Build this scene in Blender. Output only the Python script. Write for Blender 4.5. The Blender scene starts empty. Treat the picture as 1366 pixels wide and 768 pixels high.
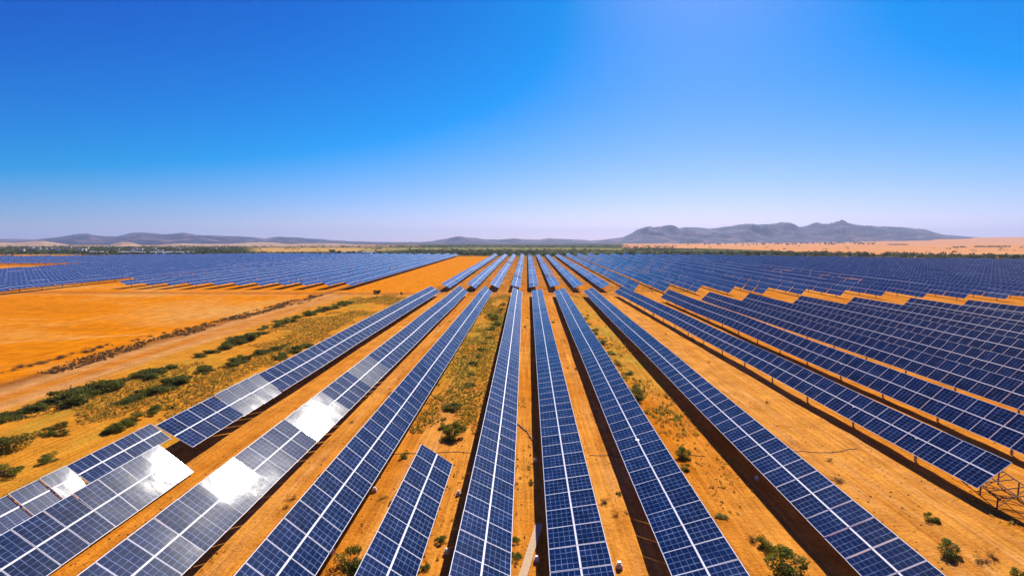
import bpy, math, random
from mathutils import Vector, Matrix, noise, Euler
R = math.radians
rnd = random.Random(7)
S = bpy.context.scene
COL = S.collection

# ------------------------------------------------------------------ camera
FX, VX, VY, H = 683.0, 703.0, 314.0, 22.0
PITCH = math.atan((384 - VY) / FX)
YAW = math.atan((VX - 683) / FX)
cd = bpy.data.cameras.new('camera'); cam = bpy.data.objects.new('camera', cd); COL.objects.link(cam)
cd.sensor_width = 36; cd.lens = 36 * FX / 1366; cd.clip_end = 60000; cd.clip_start = .5
cam.location = (0, 0, H); cam.rotation_euler = (R(90) - PITCH, 0, YAW)
S.camera = cam
CM = Euler((R(90) - PITCH, 0, YAW)).to_matrix()
CT = math.cos(PITCH)
def ray(px, py): return CM @ Vector(((px - 683) / FX, -(py - 384) / FX, -1))
def U(px, py, z=0.0):                       # pixel of the photo -> point on the level z
    d = ray(px, py); t = (z - H) / d.z
    return Vector((0, 0, H)) + d * t
def PX(x, y): return VX + FX * x / max(y, 1)

# ------------------------------------------------------------------ helpers
def tag(o, label=None, cat=None, group=None, kind=None):
    if label: o['label'] = label
    if cat: o['category'] = cat
    if group: o['group'] = group
    if kind: o['kind'] = kind
    return o
def link(name, me, parent=None):
    o = bpy.data.objects.new(name, me); COL.objects.link(o)
    if parent: o.parent = parent
    return o
def empty(name, loc):
    o = bpy.data.objects.new(name, None); COL.objects.link(o); o.location = loc; o.empty_display_size = .5
    return o
class MB:
    def __init__(s): s.v = []; s.f = []; s.m = []; s.uv = []; s.anyuv = False
    def face(s, pts, mi=0, uv=None):
        n = len(s.v); s.v += [tuple(p) for p in pts]; s.f.append(tuple(range(n, n + len(pts)))); s.m.append(mi)
        s.uv.append(uv or [(0, 0)] * len(pts)); s.anyuv |= uv is not None
    def box(s, c, d, M=None, mi=0):
        cx, cy, cz = c; x, y, z = d[0] / 2, d[1] / 2, d[2] / 2
        p = [Vector((cx + a * x, cy + b * y, cz + e * z)) for e in (-1, 1) for b in (-1, 1) for a in (-1, 1)]
        if M: p = [M @ q for q in p]
        for q in ((0, 2, 3, 1), (4, 5, 7, 6), (0, 1, 5, 4), (2, 6, 7, 3), (0, 4, 6, 2), (1, 3, 7, 5)):
            s.face([p[i] for i in q], mi)
    def bar(s, a, b, r, n=6, mi=0, r2=None):
        a, b = Vector(a), Vector(b); d = (b - a).normalized(); r2 = r if r2 is None else r2
        u = d.orthogonal().normalized(); w = d.cross(u)
        k = [(math.cos(2 * math.pi * i / n), math.sin(2 * math.pi * i / n)) for i in range(n)]
        A = [a + (u * c + w * e) * r for c, e in k]; B = [b + (u * c + w * e) * r2 for c, e in k]
        for i in range(n):
            j = (i + 1) % n; s.face([A[i], A[j], B[j], B[i]], mi)
        s.face(A[::-1], mi); s.face(B, mi)
    def mesh(s, name, mats):
        me = bpy.data.meshes.new(name); me.from_pydata(s.v, [], s.f)
        for m in mats: me.materials.append(m)
        me.polygons.foreach_set('material_index', s.m)
        if s.anyuv:
            l = me.uv_layers.new(name='UVMap'); l.data.foreach_set('uv', [c for q in s.uv for u in q for c in u])
        me.update(); return me
    def build(s, name, mats, parent=None): return link(name, s.mesh(name, mats), parent)

# ------------------------------------------------------------------ materials
def mat(name, col=(.5, .5, .5), rough=.6, metal=0., spec=.5):
    m = bpy.data.materials.new(name); m.use_nodes = True; b = m.node_tree.nodes['Principled BSDF']
    b.inputs['Base Color'].default_value = (*col, 1); b.inputs['Roughness'].default_value = rough
    b.inputs['Metallic'].default_value = metal; b.inputs['Specular IOR Level'].default_value = spec
    return m
class NT:
    def __init__(s, m): s.t = m.node_tree; s.b = s.t.nodes['Principled BSDF']
    def n(s, typ, ins=None, **kw):
        x = s.t.nodes.new(typ)
        for k, v in kw.items(): setattr(x, k, v)
        for k, v in (ins or {}).items(): s.set(x, k, v)
        return x
    def set(s, x, k, v):
        i = x.inputs[k]
        if isinstance(v, bpy.types.NodeSocket): s.t.links.new(v, i)
        else: i.default_value = v
    def math(s, op, a, b=0., c=0., clamp=False):
        x = s.n('ShaderNodeMath', {0: a, 1: b, 2: c}, operation=op); x.use_clamp = clamp; return x.outputs[0]
    def mix(s, f, a, b, blend='MIX'):
        x = s.n('ShaderNodeMix', data_type='RGBA', blend_type=blend)
        s.set(x, 0, f); s.set(x, 6, a if isinstance(a, bpy.types.NodeSocket) else (*a, 1)); s.set(x, 7, b if isinstance(b, bpy.types.NodeSocket) else (*b, 1))
        return x.outputs[2]
    def noise(s, vec, scale, detail=3, rough=.55):
        return s.n('ShaderNodeTexNoise', {'Vector': vec, 'Scale': scale, 'Detail': detail, 'Roughness': rough}).outputs[0]
    def ramp(s, f, stops):
        x = s.n('ShaderNodeValToRGB', {0: f}); e = x.color_ramp.elements
        while len(e) < len(stops): e.new(.5)
        for i, (p, c) in enumerate(stops): e[i].position = p; e[i].color = (*c, 1)
        return x.outputs[0]
    def objc(s): return s.n('ShaderNodeTexCoord').outputs['Object']
    def geo(s, k='Position'): return s.n('ShaderNodeNewGeometry').outputs[k]
    def mapping(s, vec, sc): return s.n('ShaderNodeMapping', {'Vector': vec, 'Scale': sc}).outputs[0]
    def bump(s, h, strength, dist):
        s.set(s.b, 'Normal', s.n('ShaderNodeBump', {'Height': h, 'Strength': strength, 'Distance': dist}).outputs[0])

FRAME = mat('aluminium_frame', (.78, .79, .82), .5, 0., .3)
n = NT(FRAME); n.set(n.b, 'Base Color', n.mix(n.noise(n.geo(), 1.7), (.62, .62, .66), (.9, .9, .93)))
STEEL = mat('galvanised_steel', (.33, .31, .3), .5, .6)
n = NT(STEEL); n.set(n.b, 'Base Color', n.mix(n.noise(n.geo(), 3), (.25, .22, .2), (.42, .4, .39)))
RUST = mat('rusty_steel', (.14, .07, .04), .8, .2)
n = NT(RUST); n.set(n.b, 'Base Color', n.mix(n.noise(n.geo(), 6), (.08, .035, .02), (.22, .12, .07)))
BACK = mat('back_sheet', (.25, .25, .27), .7)

def panel_mat(name, lines, rough):
    m = mat(name, rough=rough); n = NT(m)
    uv = n.n('ShaderNodeUVMap').outputs[0]
    wob = n.n('ShaderNodeTexNoise', {'Vector': n.geo(), 'Scale': 1.3, 'Detail': 1.})
    off = n.n('ShaderNodeVectorMath', {0: wob.outputs['Color'], 1: (.5, .5, .5)}, operation='SUBTRACT').outputs[0]
    off = n.n('ShaderNodeVectorMath', {0: off, 'Scale': .035}, operation='SCALE').outputs[0]
    uvw = n.n('ShaderNodeVectorMath', {0: uv, 1: off}, operation='ADD').outputs[0]
    sp = n.n('ShaderNodeSeparateXYZ', {0: uvw}); sr = n.n('ShaderNodeSeparateXYZ', {0: uv})
    cu, cv = n.math('MULTIPLY', sp.outputs[0], 5.), n.math('MULTIPLY', sp.outputs[1], 4.)
    def edge(c, w):                          # 1 on a line of half-width w round every whole number
        return n.math('LESS_THAN', n.math('SUBTRACT', .5, n.math('ABSOLUTE', n.math('SUBTRACT', n.math('FRACT', c), .5))), w)
    grid = n.math('MAXIMUM', edge(cu, .035), edge(cv, .045))
    cell = n.n('ShaderNodeCombineXYZ', {0: n.math('FLOOR', cu), 1: n.math('FLOOR', cv), 2: n.math('MULTIPLY', n.n('ShaderNodeObjectInfo').outputs['Random'], 50.)}).outputs[0]
    wn = n.n('ShaderNodeTexWhiteNoise', {'Vector': cell}, noise_dimensions='3D').outputs[0]
    mod = n.n('ShaderNodeCombineXYZ', {0: n.math('FLOOR', sr.outputs[0]), 1: n.math('FLOOR', sr.outputs[1]), 2: n.n('ShaderNodeObjectInfo').outputs['Random']}).outputs[0]
    mn = n.n('ShaderNodeTexWhiteNoise', {'Vector': mod}, noise_dimensions='3D').outputs[0]
    blotch = n.noise(n.geo(), .9, 4, .7)
    c = n.mix(wn, (.0008, .005, .026), (.0015, .012, .06))
    c = n.mix(n.math('MULTIPLY', mn, .4), c, (.002, .02, .1))
    c = n.mix(n.math('MULTIPLY', n.math('SUBTRACT', blotch, .45, clamp=True), 1.3), c, (.01, .04, .15))
    gl = n.mix(blotch, (.1, .18, .42), (.5, .58, .8))
    c = n.mix(n.math('MULTIPLY', grid, n.math('MULTIPLY_ADD', blotch, 1.3, -.2, clamp=True)), c, gl)
    if lines:
        ln = n.math('MAXIMUM', edge(sr.outputs[0], .03), edge(sr.outputs[1], .022))
        c = n.mix(ln, c, (.72, .74, .8))
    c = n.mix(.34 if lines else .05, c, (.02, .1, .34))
    n.set(n.b, 'Base Color', c)
    n.set(n.b, 'Coat Weight', .055 if not lines else .34); n.set(n.b, 'Coat Roughness', n.math('MULTIPLY_ADD', blotch, .1, (.32 if not lines else .2) - .05)); n.set(n.b, 'Specular IOR Level', .035)
    n.bump(n.math('ADD', n.noise(n.geo(), .33, 1), n.math('MULTIPLY', n.noise(n.geo(), 1.3, 2), .12)), .3, .1)
    n.t.links.new(n.b.inputs['Normal'].links[0].from_socket, n.b.inputs['Coat Normal'])
    return m
GLASS = panel_mat('solar_cells', False, .085)
GLASSF = panel_mat('solar_cells_framed', True, .2)

# ------------------------------------------------------------------ terrain
def sm(a, b, x):
    t = min(1, max(0, (x - a) / (b - a))); return t * t * (3 - 2 * t)
def gz(x, y):
    z = 0.
    near = (1 - sm(54, 64, abs(x))) * (1 - sm(150, 180, y))
    if near > 0:
        z += near * (.16 * noise.noise(Vector((x * .12, y * .06, 3))) + .07 * noise.noise(Vector((x * .5, y * .35, 7))))
    if y > 540: z -= .0132 * (y - 560) * sm(540, 640, y) if y < 640 else .0132 * (y - 560)
    if y > 900:
        z += 66 * math.exp(-.5 * ((min(x, 5200) - 5000) / 1900) ** 2) * sm(900, 4200, y)
        z += 2.5 * noise.noise(Vector((x * .0012, y * .002, 1))) * sm(900, 1800, y)
    return z
def mixc(a, b, t): return tuple(p + (q - p) * t for p, q in zip(a, b))
SAND, SANDL, FIELD = (.62, .2, .014), (.74, .31, .05), (.75, .23, .004)
GRASSY, TRACK, SCRUB = (.4, .28, .03), (.64, .3, .09), (.28, .12, .04)
def albedo(x, y):
    s = x / H; p = PX(x, y)
    n1 = noise.fractal(Vector((x * .05, y * .03, 0)), 1, 2, 4) ; n2 = noise.noise(Vector((x * .25, y * .12, 5))); n3 = noise.noise(Vector((x * .3, y * .012, 9)))
    if y < 575:
        c = mixc(SAND, SANDL, min(1, max(0, .35 + .5 * n1 + .5 * n3)))
        if 1.05 < s < 1.75 and y < 180: c = mixc(c, SANDL, .65 * sm(1.05, 1.2, s) * (1 - sm(1.6, 1.75, s)))
        for rs in (1.3, 1.385, 1.53, 1.615, -1.0, -.93, .34, .4, -.5, -.44):
            dd = abs(s + .012 * noise.noise(Vector((y * .03, rs * 9, 0))) - rs)
            if dd < .03 and y < 186: c = mixc(c, (.72, .36, .12), .55 * (1 - dd / .03) * (.6 + n2))
        if s < -3.55:
            n4 = noise.fractal(Vector((x * .012 + y * .01, y * .05, 40)), 1, 2, 5)
            c = mixc(FIELD, (.72, .33, .07), min(1, max(0, n1 * .6 + n4 * .9 + .1)))
            c = mixc(c, (.5, .15, .01), min(.6, max(0, -n4 * .9 - .12)))
            for ln in (lambda: x + 1.15 * (y - 60) + 95, lambda: x + .25 * y + 150, lambda: x - 2.2 * y + 330):
                if abs(ln()) < 1.6: c = mixc(c, (.75, .42, .14), .45)
        elif s < -3.4: c = mixc(FIELD, (.2, .08, .03), .75 if n2 > -.35 else .2)
        elif s < -2.98 and y < 190: c = mixc(TRACK, SAND, min(1, max(0, .35 + 1.2 * n3 + n2 * .5 + .5 * math.sin(s * 60))))
        elif -2.98 <= s < -1.7 and y < 188:
            g = sm(-2.98, -2.7, s) * (.0 + .9 * n1 + .5 * n2 + .8 * n3) + .1 * sm(-2.6, -2.2, s)
            c = mixc(mixc(SAND, (.68, .28, .025), .75), GRASSY, min(.9, max(0, g)))
        if y > 196 and -3.5 < s < -1.75: c = mixc(FIELD, SANDL, .25 * (1 if -2.5 < s < -2.42 else 0) + .1)
        if -.62 < s < -.22 and 60 < y < 186: c = mixc(c, GRASSY, min(.85, max(0, sm(60, 85, y) * (.45 + .7 * n1 + .6 * n2))))
        if .7 < s < 1.0 and 70 < y < 186: c = mixc(c, GRASSY, min(.8, max(0, .25 + .7 * n1 + .5 * n2)))
        if y > 200 and -1.75 < s < 3.2: c = mixc(c, SCRUB, min(.85, max(0, .35 + .5 * n2 + .3 * n1 + .35 * sm(250, 480, y))))
        if 188 < y < 196 and s < 1.6: c = mixc(c, (.4, .14, .035), .55 + .4 * n2)
        if 184 < y < 187.5 and s < -1.7: c = mixc(c, TRACK, .5)
        if s > -3.5: 
            if y > 520: c = mixc(c, (.09, .1, .04), sm(520, 560, y) * .8)
        return c
    nf = noise.fractal(Vector((x * .004, y * .009, 2)), 1, 2, 4)
    green, tan, pink = (.055, .07, .025), (.56, .33, .1), (.72, .3, .09)
    c = mixc(green, (.16, .14, .05), min(1, max(0, .3 + nf)))
    if 325 < p < 545 and 690 < y < 1350: c = mixc(c, tan, sm(325, 345, p) * (1 - sm(500, 545, p)) * (1. if y > 700 + (p - 330) * .9 else .0))
    if 1500 < y < 2600 and p < 560: c = mixc(c, (.48, .26, .14), sm(1500, 1650, y) * (.5 + .5 * (nf > -.1)))
    if 980 < y < 1330 and 480 < p < 830: c = mixc(c, (.33, .29, .1), .9 if nf > -.25 else .3)
    start = 640 + 700 * (1 - sm(860, 1150, p)) + 30 * nf
    if p > 830 and y > start: c = mixc(pink, (.74, .36, .15), min(1, max(0, .5 + nf * .8)))
    if 875 < p < 950 and y < 640: c = tan
    return c

xs = [0]; step = 1.
while xs[-1] < 16000:
    x = xs[-1]; step = .5 if x < 62 else (3. if x < 300 else min(900, max(12, (x - 300) * .02 if x > 2500 else 12)))
    xs.append(x + step)
xs = sorted(set([-a for a in xs] + xs))
ys = [-400, -200, -100, -50, -20, 0, 10]; y = 18.
while y < 15000:
    ys.append(y); y += 1. if y < 120 else (1.5 if y < 200 else (8 if y < 620 else y * .02))
ys.append(15000)
verts, cols = [], []
for y in ys:
    for x in xs:
        verts.append((x, y, gz(x, y))); cols += [*albedo(x, y), 1]
W = len(xs); faces = [(j * W + i, j * W + i + 1, (j + 1) * W + i + 1, (j + 1) * W + i) for j in range(len(ys) - 1) for i in range(W - 1)]
me = bpy.data.meshes.new('ground'); me.from_pydata(verts, [], faces)
a = me.color_attributes.new('albedo', 'FLOAT_COLOR', 'POINT'); a.data.foreach_set('color', cols)
me.polygons.foreach_set('use_smooth', [True] * len(faces))
GM = mat('earth', rough=1., spec=0.); n = NT(GM)
P = n.geo(); at = n.n('ShaderNodeAttribute', attribute_name='albedo').outputs['Color']
big, fine, str_ = n.noise(P, .35, 5, .6), n.noise(P, 3.2, 5, .7), n.noise(n.mapping(P, (2.2, .07, 1)), 1., 5, .65)
v = n.math('ADD', n.math('MULTIPLY', big, .55), n.math('ADD', n.math('MULTIPLY', fine, .6), n.math('MULTIPLY', str_, .75)))
v = n.math('SUBTRACT', n.math('MULTIPLY', v, 1.7), .62)
c = n.mix(1., at, n.n('ShaderNodeCombineColor', {0: v, 1: n.math('POWER', v, 1.25), 2: n.math('POWER', v, 1.5)}).outputs[0], 'MULTIPLY')
clod = n.n('ShaderNodeTexVoronoi', {'Vector': P, 'Scale': 1.6, 'Randomness': 1.}).outputs['Distance']
clod = n.math('MULTIPLY', n.math('LESS_THAN', clod, .13), n.math('GREATER_THAN', n.noise(P, .22, 3), .52))
c = n.mix(n.math('MULTIPLY', clod, .7), c, (.1, .045, .02))
n.set(n.b, 'Base Color', c); me.materials.append(GM)
n.bump(n.math('ADD', fine, n.math('MULTIPLY', str_, 1.4)), .55, .25)
g = link('ground', me); tag(g, kind='structure')

# ------------------------------------------------------------------ sun and sky
SAZ, SEL = 18., 37.
sd = Vector((math.sin(R(SAZ)) * math.cos(R(SEL)), math.cos(R(SAZ)) * math.cos(R(SEL)), math.sin(R(SEL))))
L = bpy.data.lights.new('sun', 'SUN'); L.energy = 5.; L.angle = R(.55); L.color = (1, .93, .82)
lo = bpy.data.objects.new('sun', L); COL.objects.link(lo); lo.rotation_euler = (-sd).to_track_quat('-Z', 'Y').to_euler()
w = bpy.data.worlds.new('World'); S.world = w; w.use_nodes = True; t = w.node_tree
bg = t.nodes['Background']; bg.inputs[1].default_value = .078
sky = t.nodes.new('ShaderNodeTexSky'); sky.sky_type = 'NISHITA'; sky.sun_disc = False
sky.sun_elevation = R(SEL); sky.sun_rotation = R(SAZ); sky.altitude = 300; sky.air_density = 1.0; sky.dust_density = .35; sky.ozone_density = 4.5
tc = t.nodes.new('ShaderNodeTexCoord'); va = t.nodes.new('ShaderNodeVectorMath'); va.operation = 'ADD'; va.inputs[1].default_value = (0, 0, .016)
t.links.new(tc.outputs['Generated'], va.inputs[0]); t.links.new(va.outputs[0], sky.inputs[0])
def vop(op, a, k):
    x = t.nodes.new('ShaderNodeVectorMath'); x.operation = op; t.links.new(a, x.inputs[0])
    x.inputs['Scale' if op == 'SCALE' else 1].default_value = k; return x.outputs[0]
v1 = vop('SUBTRACT', vop('MULTIPLY', sky.outputs[0], (1.42, .93, 1.15)), (4.6, 1.5, 0.))
t.links.new(vop('MAXIMUM', v1, (.02, .1, .1)), bg.inputs[0])
S.view_settings.view_transform = 'Standard'; S.view_settings.look = 'None'; S.view_settings.exposure = .4; S.view_settings.gamma = 1

# ------------------------------------------------------------------ solar rows
ML, MG = 2.24, .04                           # module length along the row, gap
def module_mesh():
    b = MB(); hw, hl, t = .5, ML / 2, .045; fx, fy = .02, .022
    o = [(-hw, -hl), (hw, -hl), (hw, hl), (-hw, hl)]; i = [(-hw + fx, -hl + fy), (hw - fx, -hl + fy), (hw - fx, hl - fy), (-hw + fx, hl - fy)]
    for k in range(4):
        j = (k + 1) % 4
        b.face([(*o[k], 0), (*o[j], 0), (*i[j], 0), (*i[k], 0)], 1)
        b.face([(*i[k], 0), (*i[j], 0), (*i[j], -.006), (*i[k], -.006)], 1)
        b.face([(*o[k], -t), (*o[j], -t), (*o[j], 0), (*o[k], 0)], 1)
    b.face([(*p, -.006) for p in i], 0, [(0, 0), (1, 0), (1, 1), (0, 1)])
    b.face([(*p, -t) for p in o[::-1]], 2)
    return b
MM = module_mesh(); MOD = MM.mesh('solar_module', [GLASS, FRAME, BACK])
def edges(sl, sr, zc, t):
    w = (sr - sl) * (H - zc) / (math.cos(t) - math.sin(t) * (sr + sl) / 2) / CT
    return w
def half(px, py, z):                         # surface normal that mirrors the sun to the camera from this spot
    p = U(px, py, z); v = (Vector((0, 0, H)) - p).normalized(); h = (v + sd).normalized(); return p, h
def near_row(label, near, far, y0, y1, tilt, zc=2.5, width=None, glints=(), group=None, lead='left'):
    t0 = R(tilt); sn, cs = math.sin(t0), math.cos(t0)
    if width: w = width
    else: w = edges(near[0], near[1], zc, t0)
    def ctr(y):
        k = min(1, max(0, (y - y0) / max(1, (186 - y0))))
        if width:                            # only the left edge is given
            s = near[0] + (far[0] - near[0]) * k; zl = zc + w / 2 * sn
            return s * (H - zl) / CT + w / 2 * cs
        a = near[0] + (far[0] - near[0]) * k; b_ = near[1] + (far[1] - near[1]) * k
        return (a * (H - zc - w / 2 * sn) + b_ * (H - zc + w / 2 * sn)) / 2 / CT
    seed = rnd.random() * 100
    root = empty('solar_panel_row', (ctr(y0), y0, 0)); tag(root, label, 'solar array', group)
    inv = Matrix.Translation(-root.location)
    G = [half(px, py, zc) for px, py in glints]
    items = []; y = y0; k = 0; path = []
    while y < y1:
        Ls = 4 * (ML + MG); yc = y + Ls / 2
        jp = 0.
        slope = (ctr(yc + 1) - ctr(yc - 1)) / 2; aim = None
        for gp, gn in G:
            if y - .04 <= gp.y < y + Ls + .04: aim = (max(-R(6), min(R(6), math.atan2(gn.x, gn.z) - t0)), max(-R(4.5), min(R(4.5), -math.asin(gn.y))) * (.62 if near[0] < -1.6 and y0 < 20 else 1.1))
        for m in range(4):
            ym = y + ML / 2 + m * (ML + MG)
            if ym + ML / 2 > y1 + 1: break
            zt = zc + .2 * noise.noise(Vector((seed, ym * .03, 0))); jt = R(1.6) * noise.noise(Vector((seed + 5, ym * .06, 0)))
            tt, pp = t0 + jt + R(rnd.gauss(0, .12)), R(rnd.gauss(0, .3))
            if aim: tt, pp = t0 + aim[0], aim[1]
            Mx = Matrix.Translation((ctr(ym), ym, zt + (ym - yc) * math.sin(jp))) @ Matrix.Rotation(-math.atan(slope), 4, 'Z') @ Matrix.Rotation(tt, 4, 'Y') @ Matrix.Rotation(pp, 4, 'X')
            path.append((ym, Mx))
            for sx in (-1, 1):
                items.append((ym, Mx @ Matrix.Translation((sx * (w / 4 + .012), 0, 0)) @ Matrix.Rotation(R(rnd.gauss(0, .2)), 4, 'Y') @ Matrix.Rotation(R(rnd.gauss(0, .2)), 4, 'X') @ Matrix.Diagonal((w / 2 - .02, 1, 1, 1))))
        y += Ls + .02; k += 1
    # nearest hundred that can be seen are parts; the rest is one object
    vis = [it for it in items if 0 <= 1 and it[0] > 0]
    def inview(M):
        p = M.translation; d = CM.transposed() @ (p - Vector((0, 0, H)))
        return d.z < -1 and abs(d.x / d.z) < 1.03 and abs(d.y / d.z) < .6
    order = sorted(items, key=lambda it: (not inview(it[1]), it[0]))
    for ym, M in order[:100]:
        o = link('solar_module', MOD, root); o.matrix_local = inv @ M
    rest = order[100:]
    if rest:
        b = MB(); b.anyuv = True
        for ym, M in rest:
            M = inv @ M
            for f, mi, uv in zip(MM.f, MM.m, MM.uv):
                b.face([M @ Vector(MM.v[q]) for q in f], mi, [(a + 7 * int(ym), c) for a, c in uv])
        o = b.build('solar_modules', [GLASS, FRAME, BACK], root); o['kind'] = 'stuff'
    b = MB()
    for ym, M in path: b.box((0, 0, .012), (.12, ML + MG + .02, .025), inv @ M)
    b.build('centre_rail', [FRAME], root)
    b = MB()
    for (ya, A), (yb, B) in zip(path[:-1], path[1:]): b.bar((inv @ A) @ Vector((0, 0, -.18)), (inv @ B) @ Vector((0, 0, -.18)), .08, 6)
    b.build('torque_tube', [STEEL], root)
    pm = MB(); pm.box((0, 0, -.5 - .15), (.16, .12, 1.)); 
    b = MB(); hgt = zc - .2; b.box((0, 0, hgt / 2 - .2), (.14, .2, hgt + .4)); b.box((0, 0, hgt - .05), (.34, .3, .2)); pme = b.mesh('post', [STEEL])
    for ym, M in path[3::4]:
        o = link('post', pme, root); o.location = inv @ Vector((M.translation.x, ym, gz(M.translation.x, ym) * .5))
    # purlins under the modules, seen at the raised edges
    b = MB()
    for ym, M in path:
        for dy in (-.7, .7): b.box((0, dy, -.09), (w * .94, .07, .08), inv @ M)
    b.build('purlins', [STEEL], root)
    return root, ctr

wa = edges(-2.0, -1.757, 3.4, R(37)); zm = 3.4 - wa / 2 * math.sin(R(37)); zb = zm - .8
for _ in range(20): zb = zm - edges(-1.757, -1.41, zb, R(37)) / 2 * math.sin(R(37))
near_row('front left solar row, upper of the two joined strips, mirror-bright with sun glare', (-2.0, -1.757), (-2.0, -1.757), 19.1, 46.4, 37, 3.4, glints=[(80, 640)])
near_row('front left solar row, lower of two joined strips, its end corner blazing white', (-1.757, -1.41), (-1.757, -1.41), 17.4, 44.6, 37, zb, glints=[(120, 668), (236, 618)])
near_row('solar row bordering the grassy scrub, starting behind the two joined glaring strips', (-1.95, -1.575), (-1.88, -1.57), 47., 187, 31, 2.6, glints=[(288, 537)])
near_row('long solar row on the left with four white sun glares along its middle', (-1.32, -1.013), (-1.35, -1.03), 22, 187, 34.2, 2.5, glints=[(322, 628), (390, 572), (437, 545), (482, 505)])
near_row('long solar row between the sun-glaring row and the short row', (-.86, -.62), (-.86, -.59), 22, 187, 39, 2.6)
near_row('short solar row ending in the open lane beside a round green shrub', (-.505, -.322), (-.505, -.322), 19, 45.3, 34, 2.5)
near_row('central solar row just left of the vanishing point, beside the grassy lane', (-.225, -.044), (-.255, -.095), 22, 187, 26, 2.4)
near_row('central solar row right of the vanishing point, with the pale plank on its left', (.07, .262), (.085, .28), 22, 187, -9, 2.3)
near_row('solar row with green shrubs growing along its right side', (.425, .655), (.47, .73), 22, 187, -18, 2.4)
near_row('long solar row between two wide sandy lanes, running out through the bottom right', (.985, 1.235), (1.0, 1.26), 22, 187, -25, 2.4)
near_row('solar row that ends beside the bare rusty rack frame', (1.79, 2.15), (1.56, 1.86), 41.4, 187, -39, 2.5)
lab = ['solar row directly behind the one ending at the rusty rack frame', 'second solar row behind the one ending at the rusty rack frame', 'third solar row behind the one ending at the rusty rack frame',
       'fourth solar row behind the one ending at the rusty rack frame', 'fifth solar row behind the one ending at the rusty rack frame', 'sixth solar row behind the one ending at the rusty rack frame',
       'seventh solar row behind the one ending at the rusty rack frame', 'eighth solar row behind the one ending at the rusty rack frame', 'ninth and last solar row behind the rusty rack frame, before the cross gap']
nn = [2.28, 2.85, 3.4, 4.08, 4.75, 5.45, 6.1, 6.8, 7.5]; ff = [2.14, 2.67, 3.17, 3.8, 4.45, 5.1, 5.7, 6.3, 7.0]
e1 = [174, 168, 163, 158, 154, 151, 149, 147, 146]; e0 = [34, 46, 55, 62, 75, 88, 96, 105, 112]
for i in range(9):
    near_row(lab[i], (nn[i], 0), (ff[i], 0), e0[i], e1[i], -45, 2.5, width=3.9)

def far_row(sc, y0, y1, tilt, label, group, w=3.8, zc=2.4):
    t0 = R(tilt); xc = sc * (H - zc) / CT; b = MB(); b.anyuv = True
    seed = rnd.random() * 100; y = y0; Lt = 4 * ML
    while y < y1:
        yc = y + Lt / 2; z = zc + .25 * noise.noise(Vector((seed, yc * .02, 0))) + rnd.gauss(0, .05)
        M = Matrix.Translation((0, yc - y0, z)) @ Matrix.Rotation(t0 + R(rnd.gauss(0, 1.2)), 4, 'Y') @ Matrix.Rotation(R(rnd.gauss(0, .8)), 4, 'X')
        hw, hl, t = w / 2, Lt / 2, .06; o = [(-hw, -hl), (hw, -hl), (hw, hl), (-hw, hl)]; k = rnd.randrange(400)
        b.face([M @ Vector((*p, 0)) for p in o], 0, [(k, k), (k + 2, k), (k + 2, k + 4), (k, k + 4)])
        for q in range(4):
            r = (q + 1) % 4; b.face([M @ Vector((*o[q], -t)), M @ Vector((*o[r], -t)), M @ Vector((*o[r], 0)), M @ Vector((*o[q], 0))], 1)
        b.face([M @ Vector((*p, -t)) for p in o[::-1]], 2)
        b.box((0, 0, .02), (.1, Lt, .02), M, 1)
        b.box((0, yc - y0, zc / 2 - .1), (.16, .2, zc - .2), None, 3)
        y += Lt + .25
    b.bar((0, 0, zc - .2), (0, y - y0 - .3, zc - .2), .09, 5, 3)
    o = b.build('solar_panel_row', [GLASSF, FRAME, BACK, STEEL]); o.location = (xc, y0, 0); tag(o, label, 'solar array', group)
    return o
CR = 'solar rows beyond the cross gap'
cen = [(-1.62, 30, 'leftmost far solar row beyond the cross gap, bordering the bare orange wedge'), (-1.10, 28, 'second far solar row from the bare orange wedge, beyond the cross gap'),
       (-.65, 24, 'third far solar row from the bare orange wedge, beyond the cross gap'), (-.225, 16, 'far solar row just left of the vanishing point, beyond the cross gap'),
       (.14, -8, 'far solar row just right of the vanishing point, beyond the cross gap'), (.56, -16, 'second far solar row right of the vanishing point, beyond the cross gap'),
       (1.02, -22, 'third far solar row right of the vanishing point, beyond the cross gap'), (1.55, -26, 'fourth far solar row right of the vanishing point, beyond the cross gap')]
for s, t_, l in cen: far_row(s, 200, 536, t_, l, CR, zc=2.3)
s = 2.1; i = 0
while s < 22:
    y0 = 198 - 22 * sm(1.5, 9, s) - 3; y1 = 536 - 116 * sm(3, 20, s) + rnd.uniform(-3, 3)
    l, gname = 'one of the densely packed blue solar rows filling the far right block', 'dense solar rows of the far right block'
    if 7.4 < s < 8.0:
        far_row(s, y0, 226, -50, 'short stub of a solar row before the long dark gap in the far right block', CR)
        far_row(s, 330, y1, -50, 'rear half of the solar row interrupted by the long gap in the far right block', CR)
    else: far_row(s, y0, y1, -50, l, gname)
    s += .58 if s < 4 else .62; i += 1
s = -3.72; i = 0
while s > -27:
    y0 = 207 + rnd.uniform(-1, 1); y1 = 540 - 75 * sm(13, 25, -s) + rnd.uniform(-3, 3)
    l, gname = 'one of the densely packed blue solar rows filling the far left block', 'dense solar rows of the far left block'
    if i == 0: l, gname = 'rightmost solar row of the far left block, its edge along the bare orange wedge', CR
    if -9.75 < s < -8.7: y0 = 236
    if -9.3 < s < -8.8: y0 = 335; l, gname = 'solar row of the far left block starting behind the pale bare gap', CR
    if s < -9.75: y0 = 150
    if s < -15.4: y0 = 365
    far_row(s, y0, y1, 27, l, gname)
    s -= .48; i += 1

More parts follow.
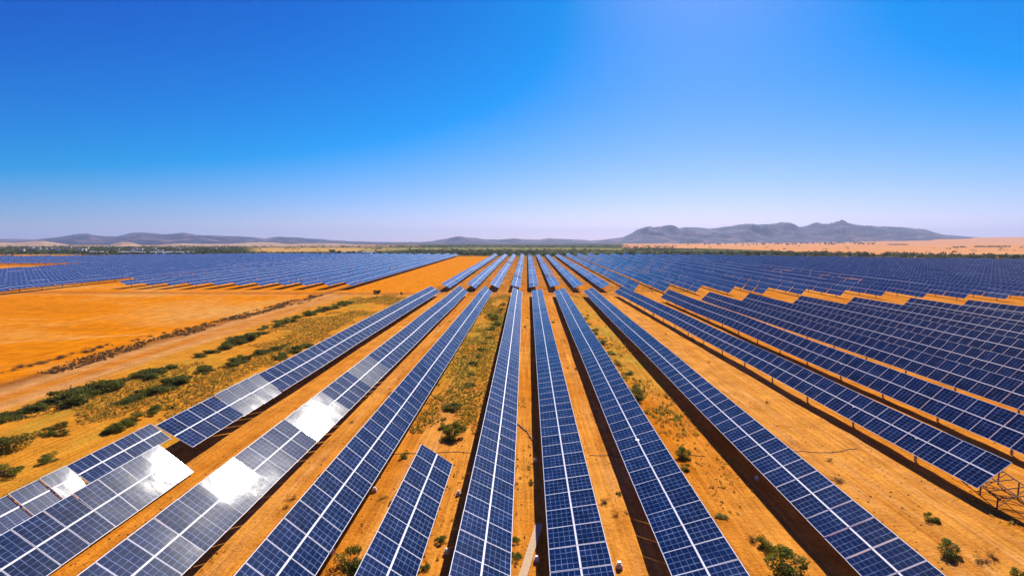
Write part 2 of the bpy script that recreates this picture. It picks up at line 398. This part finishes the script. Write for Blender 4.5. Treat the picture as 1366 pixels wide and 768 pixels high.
# ------------------------------------------------------------------ plants
def leafmat(name, c1, c2):
    m = mat(name, rough=.7, spec=.25); n = NT(m)
    r = n.geo('Random Per Island'); c = n.mix(r, c1, c2)
    c = n.mix(n.math('MULTIPLY', n.noise(n.geo(), .7), .5), c, c1); n.set(n.b, 'Base Color', c)
    tr = n.n('ShaderNodeBsdfTranslucent', {'Color': c}); mx = n.n('ShaderNodeMixShader', {0: .45, 1: n.b.outputs[0], 2: tr.outputs[0]})
    n.t.links.new(mx.outputs[0], n.t.nodes['Material Output'].inputs[0]); return m
LEAF = leafmat('shrub_leaves', (.08, .11, .008), (.32, .32, .03))
LEAFD = leafmat('dark_leaves', (.08, .095, .01), (.28, .26, .03))
DRY = leafmat('dry_leaves', (.1, .06, .02), (.24, .16, .06))
GRS = leafmat('dry_grass', (.36, .23, .02), (.68, .4, .06))
BARK = mat('bark', (.12, .08, .05), .9)
n = NT(BARK); n.set(n.b, 'Base Color', n.mix(n.noise(n.geo(), 8), (.07, .045, .03), (.18, .13, .09)))
WOODM = leafmat('distant_leaves', (.045, .06, .02), (.12, .13, .04))
TUF = leafmat('green_tufts', (.16, .17, .02), (.36, .32, .04))
def leaf(b, p, s, r, mi=0):
    d = Vector((r.gauss(0, 1), r.gauss(0, 1), r.gauss(0, 1))).normalized(); u = d.orthogonal().normalized(); w_ = d.cross(u); a = r.uniform(0, 6.3)
    u2 = u * math.cos(a) + w_ * math.sin(a); v2 = w_ * math.cos(a) - u * math.sin(a)
    b.face([p - u2 * s * .5, p - v2 * s * .32, p + u2 * s * .6, p + v2 * s * .32], mi)
def crown(b, n_, rx, ry, rz, zc, ls, seed, mi=0, lumps=8):
    r = random.Random(seed); cs = []
    for _ in range(lumps):
        a = r.uniform(0, 6.3); q = r.uniform(.2, .75); cs.append((Vector((math.cos(a) * q * rx, math.sin(a) * q * ry, zc + r.uniform(-.5, .6) * rz)), r.uniform(.28, .55)))
    for _ in range(n_):
        c, k = cs[r.randrange(lumps)]; d = Vector((r.gauss(0, 1), r.gauss(0, 1), r.gauss(0, 1))).normalized() * (r.random() ** .4)
        p = c + Vector((d.x * rx, d.y * ry, d.z * rz)) * k
        if p.z < .02: p.z = abs(p.z) * .3 + .03
        leaf(b, p, ls * r.uniform(.6, 1.4), r, mi)
def shrub_meshes(mt, seed, n_=1900, flat=.75, ls=.095):
    out = []
    for k in range(3):
        b = MB(); crown(b, n_, 1, 1, flat, .45 * flat, ls, seed + k); s_ = MB(); r = random.Random(seed + k)
        for _ in range(9):
            a = r.uniform(0, 6.3); s_.bar((0, 0, -.1), (math.cos(a) * .55, math.sin(a) * .55, r.uniform(.3, .75)), .03, 4, 0, .01)
        out.append((b.mesh('foliage', [mt]), s_.mesh('stems', [BARK])))
    return out
SH = {'green': shrub_meshes(LEAF, 10), 'dark': shrub_meshes(LEAFD, 20), 'dry': shrub_meshes(DRY, 30, 700, .6, .08), 'low': shrub_meshes(LEAFD, 40, 1500, .5, .11)}
def shrub(loc, r, label, kind='green', group=None, parts=True, sz=1., name='shrub', rz=None, sy=1.):
    r *= 1.22
    f, st = SH[kind][rnd.randrange(3)]
    rz = rnd.uniform(0, 6.3) if rz is None else rz
    z = gz(loc[0], loc[1]) - .02
    if parts:
        o = empty(name, (loc[0], loc[1], z)); link('foliage', f, o); link('stems', st, o)
    else: o = link(name, f); o.location = (loc[0], loc[1], z)
    o.rotation_euler.z = rz; o.scale = (r, r * sy, r * sz); tag(o, label, 'shrub', group); return o
def sh(px, py, r, label, kind='green', group=None, **k):
    p = U(px, py, 0); return shrub(p, r, label, kind, group, **k)
sh(604, 582, 1.25, 'round olive green shrub at the far end of the short solar row', sz=1.15)
sh(592, 572, .6, 'small leafy shrub tucked behind the round olive shrub')
sh(602, 545, 1.2, 'loose yellow-green shrub higher up the grassy lane', sz=.6)
sh(468, 752, 1.0, 'bushy green shrub at the foot of the short solar row near the bottom edge')
sh(846, 532, 1.3, 'dark green shrub half hidden by the solar row, upper one along its right side', 'dark', sz=.9)
sh(909, 610, .85, 'green shrub beside the solar row, above a smaller yellow-green tuft', sz=1.)
sh(914, 626, .5, 'small yellow-green tuft just below the green shrub')
sh(1043, 762, 1.45, 'largest bright green shrub at the bottom beside the black shadow', sz=.85)
sh(1022, 730, .62, 'smaller green shrub touching the top of the largest bottom shrub')
sh(1005, 722, .45, 'brown dry shrub left of the largest bottom shrub', 'dry')
sh(1262, 738, 1.15, 'elongated green shrub lying in the wide sandy lane at bottom right', sz=.6, rz=.9, sy=.6)
sh(1241, 694, .5, 'little olive shrub above the elongated shrub in the sandy lane')
sh(1313, 750, .48, 'dark round dead shrub near the bottom right corner', 'dry', sz=.9)
sh(1325, 745, .4, 'thin brown shrub next to the dark dead shrub', 'dry')
sh(1362, 772, .6, 'yellow-green shrub cut by the bottom right corner')
sh(590, 722, .42, 'tiny green plant between the short row and the central row')
sh(566, 758, .35, 'tiny green plant at the bottom, right of the short row')
sh(688, 722, .35, 'upper of two tiny plants at the right edge of the central row')
sh(688, 745, .42, 'lower of two tiny plants at the right edge of the central row')
sh(805, 672, .5, 'small dark plant in the lane right of the plank row', 'dry')
sh(964, 690, .5, 'flat yellow-green patch plant in the lane above the biggest bottom shrub', sz=.35)
sh(1115, 640, .7, 'brown scattered brush in the sandy lane', 'dry', sz=.45)
sh(540, 610, .45, 'small shrub beside the corner of the short row')
sh(12, 600, 2.0, 'big dark green shrub at the left picture edge', 'dark', sz=.65, sy=.8)
sh(62, 580, 1.0, 'left one of a pair of olive shrubs in the scrub', 'green', sz=.7)
sh(84, 570, .8, 'upper right one of the pair of olive shrubs in the scrub', 'dark', sz=.7)
sh(82, 580, .7, 'lower dark shrub under the pair of olive shrubs', 'dark', sz=.7)
sh(66, 612, 1.0, 'yellow-green loose shrub beside the glaring strip', 'green', sz=.5)
sh(8, 632, 1.2, 'loose green shrub above the left corner of the glaring strip', 'green', sz=.6)
# lines of shrubs in the scrub strip
def shrub_line(a, b_, n_, r, label, group, kind='low', spread=1.2):
    A, B = U(*a), U(*b_)
    for i in range(n_):
        t = (i + rnd.uniform(-.3, .3)) / max(1, n_ - 1); p = A.lerp(B, min(1, max(0, t)))
        e = math.sin(math.pi * min(1, max(0, t))) ** .5 * .6 + .5
        shrub((p.x + rnd.gauss(0, spread * .5), p.y + rnd.gauss(0, spread)), r * rnd.uniform(.7, 1.25) * e, label, kind, group, parts=True, sz=rnd.uniform(.5, .8))
shrub_line((0, 560), (225, 494), 34, 1.7, 'one of the dark green shrubs merging into the long strip beside the dirt track', 'shrubs of the long strip by the dirt track')
shrub_line((165, 538), (248, 506), 11, 1.5, 'one of the dark shrubs in the short clump line below the long strip', 'shrubs of the short clump line')
shrub_line((272, 474), (350, 446), 14, 1.9, 'one of the green shrubs in the thicket halfway along the dirt track', 'shrubs of the thicket along the track')
shrub_line((258, 502), (385, 460), 16, 1.2, 'one of the low shrubs in the broken line below the thicket', 'shrubs of the broken line below the thicket')
shrub_line((350, 440), (470, 404), 18, 1.7, 'one of the far shrubs lining the track near the orange field corner', 'shrubs near the field corner', 'green')
shrub_line((365, 482), (420, 458), 9, 1.2, 'one of the olive shrubs behind the solar row in the scrub strip', 'olive shrubs behind the row', 'green')
shrub_line((150, 575), (215, 545), 8, .9, 'one of the small olive shrubs along the edge of the joined strips', 'small olive shrubs by the joined strips', 'green')
shrub_line((0, 498), (150, 460), 16, .9, 'one of the dry brown shrubs on the berm between orange field and dirt track', 'dry shrubs on the field berm', 'dry', .8)
shrub_line((150, 460), (430, 398), 26, .8, 'one of the tiny dry shrubs along the far edge of the orange field', 'tiny dry shrubs along the field', 'dry', .8)
shrub_line((655, 440), (672, 405), 8, 1.3, 'one of the faint green shrubs in the grassy lane between two central rows', 'shrubs in the central grassy lane', 'green')
shrub_line((600, 560), (660, 430), 12, .8, 'one of the small tufted shrubs dotted along the central grassy lane', 'small tufts in the central lane', 'green', .6)
shrub_line((775, 420), (850, 520), 10, .9, 'one of the yellow-green shrubs beside the solar row with shrubs on its right', 'shrubs along the right side lane', 'green', .5)

for i in range(60):
    s_, y_ = rnd.choice([-1.17 + .3, -.95, -.5, -.03, .35, .37, .8, .9, 1.4, 1.6, -.55, -.28]) + rnd.uniform(-.05, .05), 28 + 120 * rnd.random() ** 1.4
    shrub((s_ * H, y_), rnd.uniform(.16, .42), 'one of the little weeds sprinkled over the bare sand between the rows', rnd.choice(['green', 'dry', 'dry']), 'little weeds between the rows', parts=False)
# tree with trunk, limbs and crown
def tree_meshes(h, r, seed, mt, nl=700, ls=.35):
    b = MB(); crown(b, nl, r, r, h * .34, h * .66, ls, seed, 0, 9); t_ = MB(); q = random.Random(seed)
    t_.bar((0, 0, -.3), (.05 * h, .02 * h, h * .5), .05 * h, 6, 0, .025 * h)
    for _ in range(5):
        a = q.uniform(0, 6.3); t_.bar((.04 * h, .02 * h, h * .4), (math.cos(a) * r * .6, math.sin(a) * r * .6, h * q.uniform(.6, .85)), .02 * h, 5, 0, .008 * h)
    return b.mesh('crown', [mt]), t_.mesh('trunk', [BARK])
TR = [tree_meshes(4, 2.0, 50 + k, WOODM, 500, .45) for k in range(4)]
def tree(x, y, s, label, group=None, sx=1.):
    c, t_ = TR[rnd.randrange(4)]; o = empty('tree', (x, y, gz(x, y))); link('crown', c, o); link('trunk', t_, o)
    o.scale = (s * sx, s * sx, s); o.rotation_euler.z = rnd.uniform(0, 6.3); tag(o, label, 'tree', group); return o
p = U(503, 397); tree(p.x, p.y, .78, 'lone small dark tree in the orange wedge before the far left block', sx=.9)
p = U(536, 396); tree(p.x, p.y, .45, 'tiny slim tree right of the lone dark tree, by the first solar row', sx=.6)
for px, s in ((441, 1.3), (452, 1.), (470, .9), (500, .9)):
    y = 600 + rnd.uniform(0, 60); x = (px - VX) / FX * y; tree(x, y, s * 1.2, 'one of the few separate trees by the sheds behind the far left block', 'separate trees behind the far left block', 1.3)
for i in range(110):
    px = rnd.uniform(800, 1366); y = 545 - 105 * sm(950, 1366, px) + rnd.uniform(3, 55); x = (px - VX) / FX * y
    tree(x, y, rnd.uniform(.5, 1.25), 'one of the low trees in the green belt behind the far right block', 'trees of the belt behind the far right block', 1.3)
for i in range(90):
    px = rnd.uniform(0, 800); y = 552 + rnd.uniform(3, 70); x = (px - VX) / FX * y
    if 325 < px < 440 and rnd.random() < .8: continue
    tree(x, y, rnd.uniform(.45, 1.), 'one of the low trees in the green belt behind the centre and far left rows', 'trees of the belt behind the central rows', 1.4)
# distant woodland: one mass
b = MB(); q = random.Random(3)
cnt = 0
while cnt < 8000:
    px = q.uniform(-60, 1430); y = (548 - 105 * sm(950, 1366, px)) * math.exp(q.random() ** 1.4 * 1.45)
    keep = .8
    if px > 900: keep = .9 if y < 545 + 235 * (1 - sm(1000, 1366, px)) else .02
    if 325 < px < 545 and 680 < y < 1350: keep = .03
    if 480 < px < 830 and 980 < y < 1330: keep = .12
    if px < 500 and y > 1500: keep = .25
    x = (px - VX) / FX * y
    if q.random() > keep or noise.noise(Vector((x * .006, y * .01, 4))) < -.28: cnt += 1; continue
    z = gz(x, y); hh = q.uniform(1.5, 4.2) * (1 + .2 * (y > 1000)); rr = hh * q.uniform(.6, 1.1)
    for _ in range(16):
        d = Vector((q.gauss(0, .7) * rr, q.gauss(0, .5) * rr, 0)); leaf(b, Vector((x, y, z + hh * q.uniform(.1, 1) * (1 - min(.7, d.length / rr * .4)))) + d, hh * .55, q)
    cnt += 1
o = b.build('woodland', [WOODM]); tag(o, 'far-off dark green woodland spread over the plain behind all the solar rows', 'woodland', kind='stuff')

# grass tufts and clods
b = MB(); q = random.Random(5)
def tuft(x, y, s, mi=0):
    z = gz(x, y)
    for _ in range(4):
        a = q.uniform(0, 6.3); u = Vector((math.cos(a), math.sin(a), 0)) * s * .35; tip = Vector((q.gauss(0, .3) * s, q.gauss(0, .3) * s, s * q.uniform(.5, 1)))
        c = Vector((x + q.gauss(0, .3) * s, y + q.gauss(0, .3) * s, z)); b.face([c - u, c + u, c + tip], mi)
def scatter(s0, s1, y0, y1, n_, size, thr=-.1, mi=0):
    for _ in range(n_):
        s = q.uniform(s0, s1); y = y0 + (y1 - y0) * q.random() ** 1.3; x = s * H
        if noise.fractal(Vector((x * .09, y * .05, 11)), 1, 2, 3) < thr: continue
        tuft(x, y, size * q.uniform(.5, 1.4), mi)
scatter(-2.8, -1.75, 35, 188, 20000, .26, -.05, 0); scatter(-2.6, -1.9, 35, 188, 3500, .28, .15, 1)
scatter(-.6, -.22, 55, 188, 4500, .25, -.15, 0); scatter(-.58, -.28, 55, 188, 3000, .25, 0, 1)
scatter(.68, .98, 55, 188, 1000, .33, 0, 0); scatter(.68, .85, 60, 188, 400, .33, .1, 1)
scatter(-1.75, 3.2, 200, 530, 5000, .4, .0, 0); scatter(-1.75, 3.2, 200, 530, 1200, .4, .1, 1)
for s0, s1 in ((-1.35, -.95), (-.55, -.25), (-.1, .05), (.3, .42), (.72, .95), (1.3, 1.75)): scatter(s0, s1, 26, 70, 300, .22, .2, 0)
scatter(-3.66, -3.4, 30, 186, 3800, .34, -.1, 2)
o = b.build('grass', [GRS, TUF, DRY]); tag(o, 'dry yellow-green grass tufts in the scrub strip and the lanes between rows', 'grass', kind='stuff')
b = MB()
for _ in range(7000):
    s = q.uniform(-1.9, 2.3); y = 26 + 90 * q.random() ** 1.5; x = s * H
    if noise.noise(Vector((x * .2, y * .1, 21))) < -.05: continue
    r_ = .03 + .09 * q.random() ** 3; z = gz(x, y)
    a = [Vector((x + r_ * math.cos(k * 1.257 + q.random()), y + r_ * math.sin(k * 1.257 + q.random()), z)) for k in range(5)]; tp = Vector((x, y, z + r_ * .8))
    for k in range(5): b.face([a[k], a[(k + 1) % 5], tp])
CL = mat('clod', (.2, .09, .04), .95); o = b.build('gravel', [CL]); tag(o, 'small dark clods and stones strewn over the sandy lanes', 'gravel', kind='stuff')

# ------------------------------------------------------------------ small things on the ground
CONC = mat('pale_concrete', (.6, .52, .42), .95, 0, .1); n = NT(CONC); n.set(n.b, 'Base Color', n.mix(n.noise(n.geo(), 5), (.5, .33, .18), (.75, .55, .35)))
WHT = mat('white_paint', (.75, .73, .7), .5)
A, B = U(696, 775), U(719, 700)
b = MB(); d = (B - A); ln = d.length; Mr = Matrix.Rotation(math.atan2(-d.x, d.y), 4, 'Z')
b.box((0, ln / 2, .06), (.55, ln, .1), Mr); o = b.build('plank', [CONC]); o.location = (A.x, A.y, gz(A.x, A.y) + .04)
tag(o, 'long pale plank lying slantwise on the sand between the two central rows', 'plank')
def block(px, py, label, s=.7):
    p = U(px, py); o = empty('concrete_block', (p.x, p.y, gz(p.x, p.y)))
    b = MB(); b.box((0, 0, .14 * s), (.5 * s, .42 * s, .32 * s)); b.build('base', [CONC], o)
    b = MB(); b.box((0, 0, .42 * s), (.3 * s, .26 * s, .24 * s)); b.build('junction_box', [WHT], o)
    o.rotation_euler.z = rnd.uniform(-.4, .4); tag(o, label, 'block')
block(612, 660, 'small white block at the left foot of the central row, halfway down')
block(596, 738, 'small white block at the left foot of the central row, near the bottom')
block(714, 616, 'small white block in the central lane by the black shadow, above the plank')
block(716, 748, 'small white block by the right side of the pale plank')
block(826, 757, 'small white block at the right foot of the plank row, at the bottom', .8)
block(443, 738, 'small pale block at the right foot of the long row, behind the bushy bottom shrub')
block(500, 655, 'small pale block under the long row left of the short row')
block(1009, 640, 'small white block in the black shadow of the long row at right')
def cable(pts, label, r=.03, name='cable', cat='cable', m=RUST):
    b = MB(); P_ = [U(*p) for p in pts]; Q = []
    for i in range(len(P_) - 1):
        for k in range(8):
            p = P_[i].lerp(P_[i + 1], k / 8); Q.append(Vector((p.x + q.gauss(0, .06), p.y + q.gauss(0, .06), gz(p.x, p.y) + r * .8)))
    for a_, c_ in zip(Q[:-1], Q[1:]): b.bar(a_, c_, r, 4)
    o = b.build(name, [m]); tag(o, label, cat)
cable([(525, 606), (600, 603), (690, 605)], 'dark cable lying across the lane past the top of the short row')
cable([(787, 606), (850, 612), (885, 610)], 'dark cable crossing the lane right of the plank row')
cable([(900, 606), (945, 607)], 'short dark cable beside the green shrub')
cable([(1055, 600), (1110, 604), (1150, 597)], 'dark cable crossing the wide sandy lane')
cable([(690, 565), (703, 575), (712, 590), (716, 604)], 'curved dark hose between the two central rows', .07, 'hose', 'hose')
cable([(94, 523), (95, 512)], 'thin dead stick standing beside the long shrub strip', .05, 'stick', 'stick')

# bare rack frame at the end of the right hand row
def rack():
    p = U(1332, 662, 0.); o = empty('rack_frame', (p.x, p.y, gz(p.x, p.y))); tag(o, 'bare rusty brown rack frame without panels beyond the end of the solar row', 'rack frame')
    L_, Wd = 5.2, 2.6
    for x in (-Wd / 2, 0, Wd / 2):
        b = MB(); b.bar((x, -L_ / 2, 1.15 + .25 * x), (x, L_ / 2 + 1.2, 1.15 + .25 * x), .055, 5); b.build('rail', [RUST], o)
    for y in (-2.3, -1.0, .4, 1.8, 3.2):
        b = MB(); b.bar((-Wd / 2, y, 1.15 - .25 * Wd / 2), (Wd / 2, y + .15, 1.15 + .25 * Wd / 2), .045, 5); b.build('crossbar', [RUST], o)
    for y in (-2.3, 0, 2.6):
        for x in (-Wd / 2, Wd / 2):
            b = MB(); b.bar((x, y, -.1), (x, y, 1.15 + .25 * x), .06, 5); b.build('leg', [RUST], o)
    for y in (-2.3, .4):
        b = MB(); b.bar((-Wd / 2, y, .1), (Wd / 2, y + 1.3, 1.4), .035, 5); b.bar((Wd / 2, y, .1), (-Wd / 2, y + 1.3, .85), .035, 5); b.build('brace', [RUST], o)
    b = MB(); b.bar((0, -L_ / 2, 1.15), (.4, -L_ / 2 - 1.2, .5), .04, 5); b.bar((.4, -L_ / 2 - 1.2, .5), (.6, -L_ / 2 - 2.4, .03), .04, 5); b.build('loose_bar', [RUST], o)
    o.rotation_euler.z = -.25
rack()

# ------------------------------------------------------------------ sheds and houses
ROOF = mat('clay_roof', (.35, .16, .1), .8); WALL = mat('white_wall', (.75, .72, .66), .8)
def house_mesh(k):
    b = MB(); w_, d_, h_ = (8, 6, 3.2) if k else (10, 7, 4)
    b.box((0, 0, h_ / 2), (w_, d_, h_)); x, y = w_ / 2 + .3, d_ / 2 + .3
    b.face([(-x, -y, h_), (x, -y, h_), (x, 0, h_ + 1.8), (-x, 0, h_ + 1.8)], 1); b.face([(x, y, h_), (-x, y, h_), (-x, 0, h_ + 1.8), (x, 0, h_ + 1.8)], 1)
    b.face([(-x, y, h_), (-x, -y, h_), (-x, 0, h_ + 1.8)], 0); b.face([(x, -y, h_), (x, y, h_), (x, 0, h_ + 1.8)], 0)
    return b.mesh('house', [WALL, ROOF])
HM = [house_mesh(0), house_mesh(1)]
def house(x, y, z, s, label, group, name='house'):
    o = link(name, HM[rnd.randrange(2)]); o.location = (x, y, z); o.scale = (s,) * 3; o.rotation_euler.z = rnd.uniform(-.4, .4); tag(o, label, name, group)
SM = MB(); SM.box((0, 0, 1.4), (12, 5, 2.8)); SM.face([(-6.2, -2.7, 2.8), (6.2, -2.7, 2.8), (6.2, 0, 3.6), (-6.2, 0, 3.6)], 1); SM.face([(6.2, 2.7, 2.8), (-6.2, 2.7, 2.8), (-6.2, 0, 3.6), (6.2, 0, 3.6)], 1)
WR = mat('white_sheet_roof', (.8, .78, .74), .4); SME = SM.mesh('shed', [WALL, WR])
for px in (112, 126, 150, 158, 170, 181, 196, 207, 219, 232, 247, 455, 470, 488, 496):
    y = 610 + rnd.uniform(-12, 20); x = (px - VX) / FX * y; o = link('shed', SME); o.location = (x, y, gz(x, y) + .3); o.scale = (rnd.uniform(.5, .9), .8, .8)
    tag(o, 'one of the low white sheds strung out just behind the far left block', 'shed', 'white sheds behind the far left block')
for i in range(34):
    px = rnd.uniform(8, 290); y = rnd.uniform(720, 1250); x = (px - VX) / FX * y
    house(x, y, gz(x, y) + 1.5, rnd.uniform(.4, .7), 'one of the small white houses scattered in the woodland at left', 'white houses in the left woodland')

# ------------------------------------------------------------------ hills
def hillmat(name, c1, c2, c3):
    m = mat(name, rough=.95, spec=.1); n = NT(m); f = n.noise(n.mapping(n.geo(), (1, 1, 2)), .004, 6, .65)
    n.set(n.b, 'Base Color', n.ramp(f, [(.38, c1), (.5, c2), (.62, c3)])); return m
HB = hillmat('haze_tinted_hills_rock', (.006, .016, .06), (.025, .032, .09), (.2, .12, .14)); HT = hillmat('tan_hills_soil', (.3, .2, .12), (.5, .32, .18), (.6, .38, .22))  # HB: blue of the distance haze is put into the rock colours
def ridge(name, prof, Df, Dc, Db, m, rough=.25, nx=260, ny=44, seed=0):
    def crest(px):
        for (a, ya), (b_, yb) in zip(prof[:-1], prof[1:]):
            if a <= px <= b_: return ya + (yb - ya) * (px - a) / (b_ - a)
        return prof[0][1] if px < prof[0][0] else prof[-1][1]
    p0, p1 = prof[0][0], prof[-1][0]; V, F = [], []
    def zat(px, y):
        x = (px - VX) / FX * Dc if False else (px - VX) / FX * y
        zc = H + (VY - crest(px)) * Dc / FX; base = gz(x, y) - 3
        t = (y - Df) / (Dc - Df) if y < Dc else 1 - (y - Dc) / (Db - Dc); t = min(1, max(0, t))
        f = t ** 1.25; rdg = noise.fractal(Vector((x * .0025, y * .0016, seed)), 1, 2.1, 6); rd2 = 1 - abs(noise.noise(Vector((x * .006 + y * .0015, y * .0012, seed + 5)))) * 3
        hgt = max(0, zc - base)
        return base + hgt * f * (1 + rough * (rdg * .9 + rd2 * .5 - .3) * (1.02 - t) ** .6 * 1.9) * min(1, (px - p0) / 8 + .02, (p1 - px) / 8 + .02) + 0
    for j in range(ny + 1):
        y = Df + (Db - Df) * j / ny
        for i in range(nx + 1):
            px = p0 + (p1 - p0) * i / nx; V.append(((px - VX) / FX * y, y, zat(px, y)))
    for j in range(ny):
        for i in range(nx): a_ = j * (nx + 1) + i; F.append((a_, a_ + 1, a_ + nx + 2, a_ + nx + 1))
    me = bpy.data.meshes.new(name); me.from_pydata(V, [], F); me.materials.append(m); me.polygons.foreach_set('use_smooth', [True] * len(F))
    o = link(name, me); tag(o, kind='structure'); return zat
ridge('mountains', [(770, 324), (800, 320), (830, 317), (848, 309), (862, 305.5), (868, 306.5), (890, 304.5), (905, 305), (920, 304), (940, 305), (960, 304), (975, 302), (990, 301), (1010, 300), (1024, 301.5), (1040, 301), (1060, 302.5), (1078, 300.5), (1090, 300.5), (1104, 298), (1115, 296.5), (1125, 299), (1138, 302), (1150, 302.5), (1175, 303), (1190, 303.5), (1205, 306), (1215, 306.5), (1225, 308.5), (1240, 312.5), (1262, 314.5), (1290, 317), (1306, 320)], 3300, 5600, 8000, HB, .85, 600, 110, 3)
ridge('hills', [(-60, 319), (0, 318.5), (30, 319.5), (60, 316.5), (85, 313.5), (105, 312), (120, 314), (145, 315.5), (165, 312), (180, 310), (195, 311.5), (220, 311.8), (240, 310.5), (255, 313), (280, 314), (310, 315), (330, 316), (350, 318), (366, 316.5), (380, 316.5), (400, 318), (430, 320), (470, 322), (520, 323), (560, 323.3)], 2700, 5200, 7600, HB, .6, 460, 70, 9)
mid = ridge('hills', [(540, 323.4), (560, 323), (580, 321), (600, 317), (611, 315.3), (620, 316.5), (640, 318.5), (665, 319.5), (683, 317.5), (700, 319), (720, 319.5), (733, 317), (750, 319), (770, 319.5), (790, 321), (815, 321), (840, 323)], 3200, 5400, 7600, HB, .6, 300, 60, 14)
ridge('hills', [(-60, 322), (0, 324), (20, 322.5), (42, 321.5), (60, 324), (82, 327.5)], 1700, 2300, 2900, HT, .3, 80, 24, 21)
ridge('hills', [(128, 328.5), (140, 325.5), (152, 323), (165, 323.5), (178, 326.5), (192, 329)], 1500, 1900, 2300, HT, .2, 60, 24, 24)
ridge('hills', [(200, 327), (235, 324.5), (260, 325.5), (300, 325.5), (330, 323.5), (362, 323), (380, 325), (410, 324.5), (440, 324.8), (480, 326.5), (520, 327.3)], 1800, 2500, 3200, HT, .3, 120, 24, 28)
for i in range(42):
    px = rnd.uniform(592, 652); y = rnd.uniform(3350, 4000)
    house((px - VX) / FX * y, y, mid(px, y) + 1, rnd.uniform(.8, 1.5), 'one of the tiny pale houses of the village under the central blue hills', 'village houses under the central hills')
for i in range(24):
    px = rnd.uniform(1020, 1150); y = rnd.uniform(2400, 3100); x = (px - VX) / FX * y
    house(x, y, gz(x, y) + 1, rnd.uniform(.8, 1.3), 'one of the tiny pale houses on the orange plain under the high mountains', 'village houses under the mountains')
# hedges on the orange plain
def hedge(p0, p1, y, h_, label):
    b = MB(); x0, x1 = (p0 - VX) / FX * y, (p1 - VX) / FX * y; q2 = random.Random(int(p0))
    for _ in range(int(abs(x1 - x0) * 5)):
        x = q2.uniform(x0, x1); leaf(b, Vector((x, y + q2.uniform(-3, 3), gz(x, y) + q2.uniform(.2, h_))), 2.2, q2)
    o = b.build('hedge', [WOODM]); tag(o, label, 'hedge')
hedge(1283, 1329, 1500, 5, 'long dark hedge line on the orange plain at right')
hedge(1256, 1272, 1500, 3, 'short dark hedge left of the long hedge on the orange plain')
hedge(1172, 1198, 2000, 5, 'dark hedge farther left on the orange plain, under the mountain end')
for i in range(85):
    px = rnd.uniform(905, 1160); y = rnd.uniform(2000, 3300); x = (px - VX) / FX * y
    tree(x, y, rnd.uniform(1.2, 2.2), 'one of the dark trees dotted round the distant village on the orange plain', 'trees round the distant village', 1.6)

# ------------------------------------------------------------------ air
b = MB(); b.box((0, 7000, -30), (34000, 15600, 440)); hm = bpy.data.materials.new('haze'); hm.use_nodes = True
nt = hm.node_tree; nt.nodes.remove(nt.nodes['Principled BSDF']); pv = nt.nodes.new('ShaderNodeVolumePrincipled')
pv.inputs['Color'].default_value = (.62, .72, 1, 1); pv.inputs['Density'].default_value = 8e-5; pv.inputs['Anisotropy'].default_value = .2
nt.links.new(pv.outputs[0], nt.nodes['Material Output'].inputs['Volume'])
o = b.build('haze', [hm]); tag(o, 'thin pale blue haze over the whole plain', 'haze', kind='stuff')
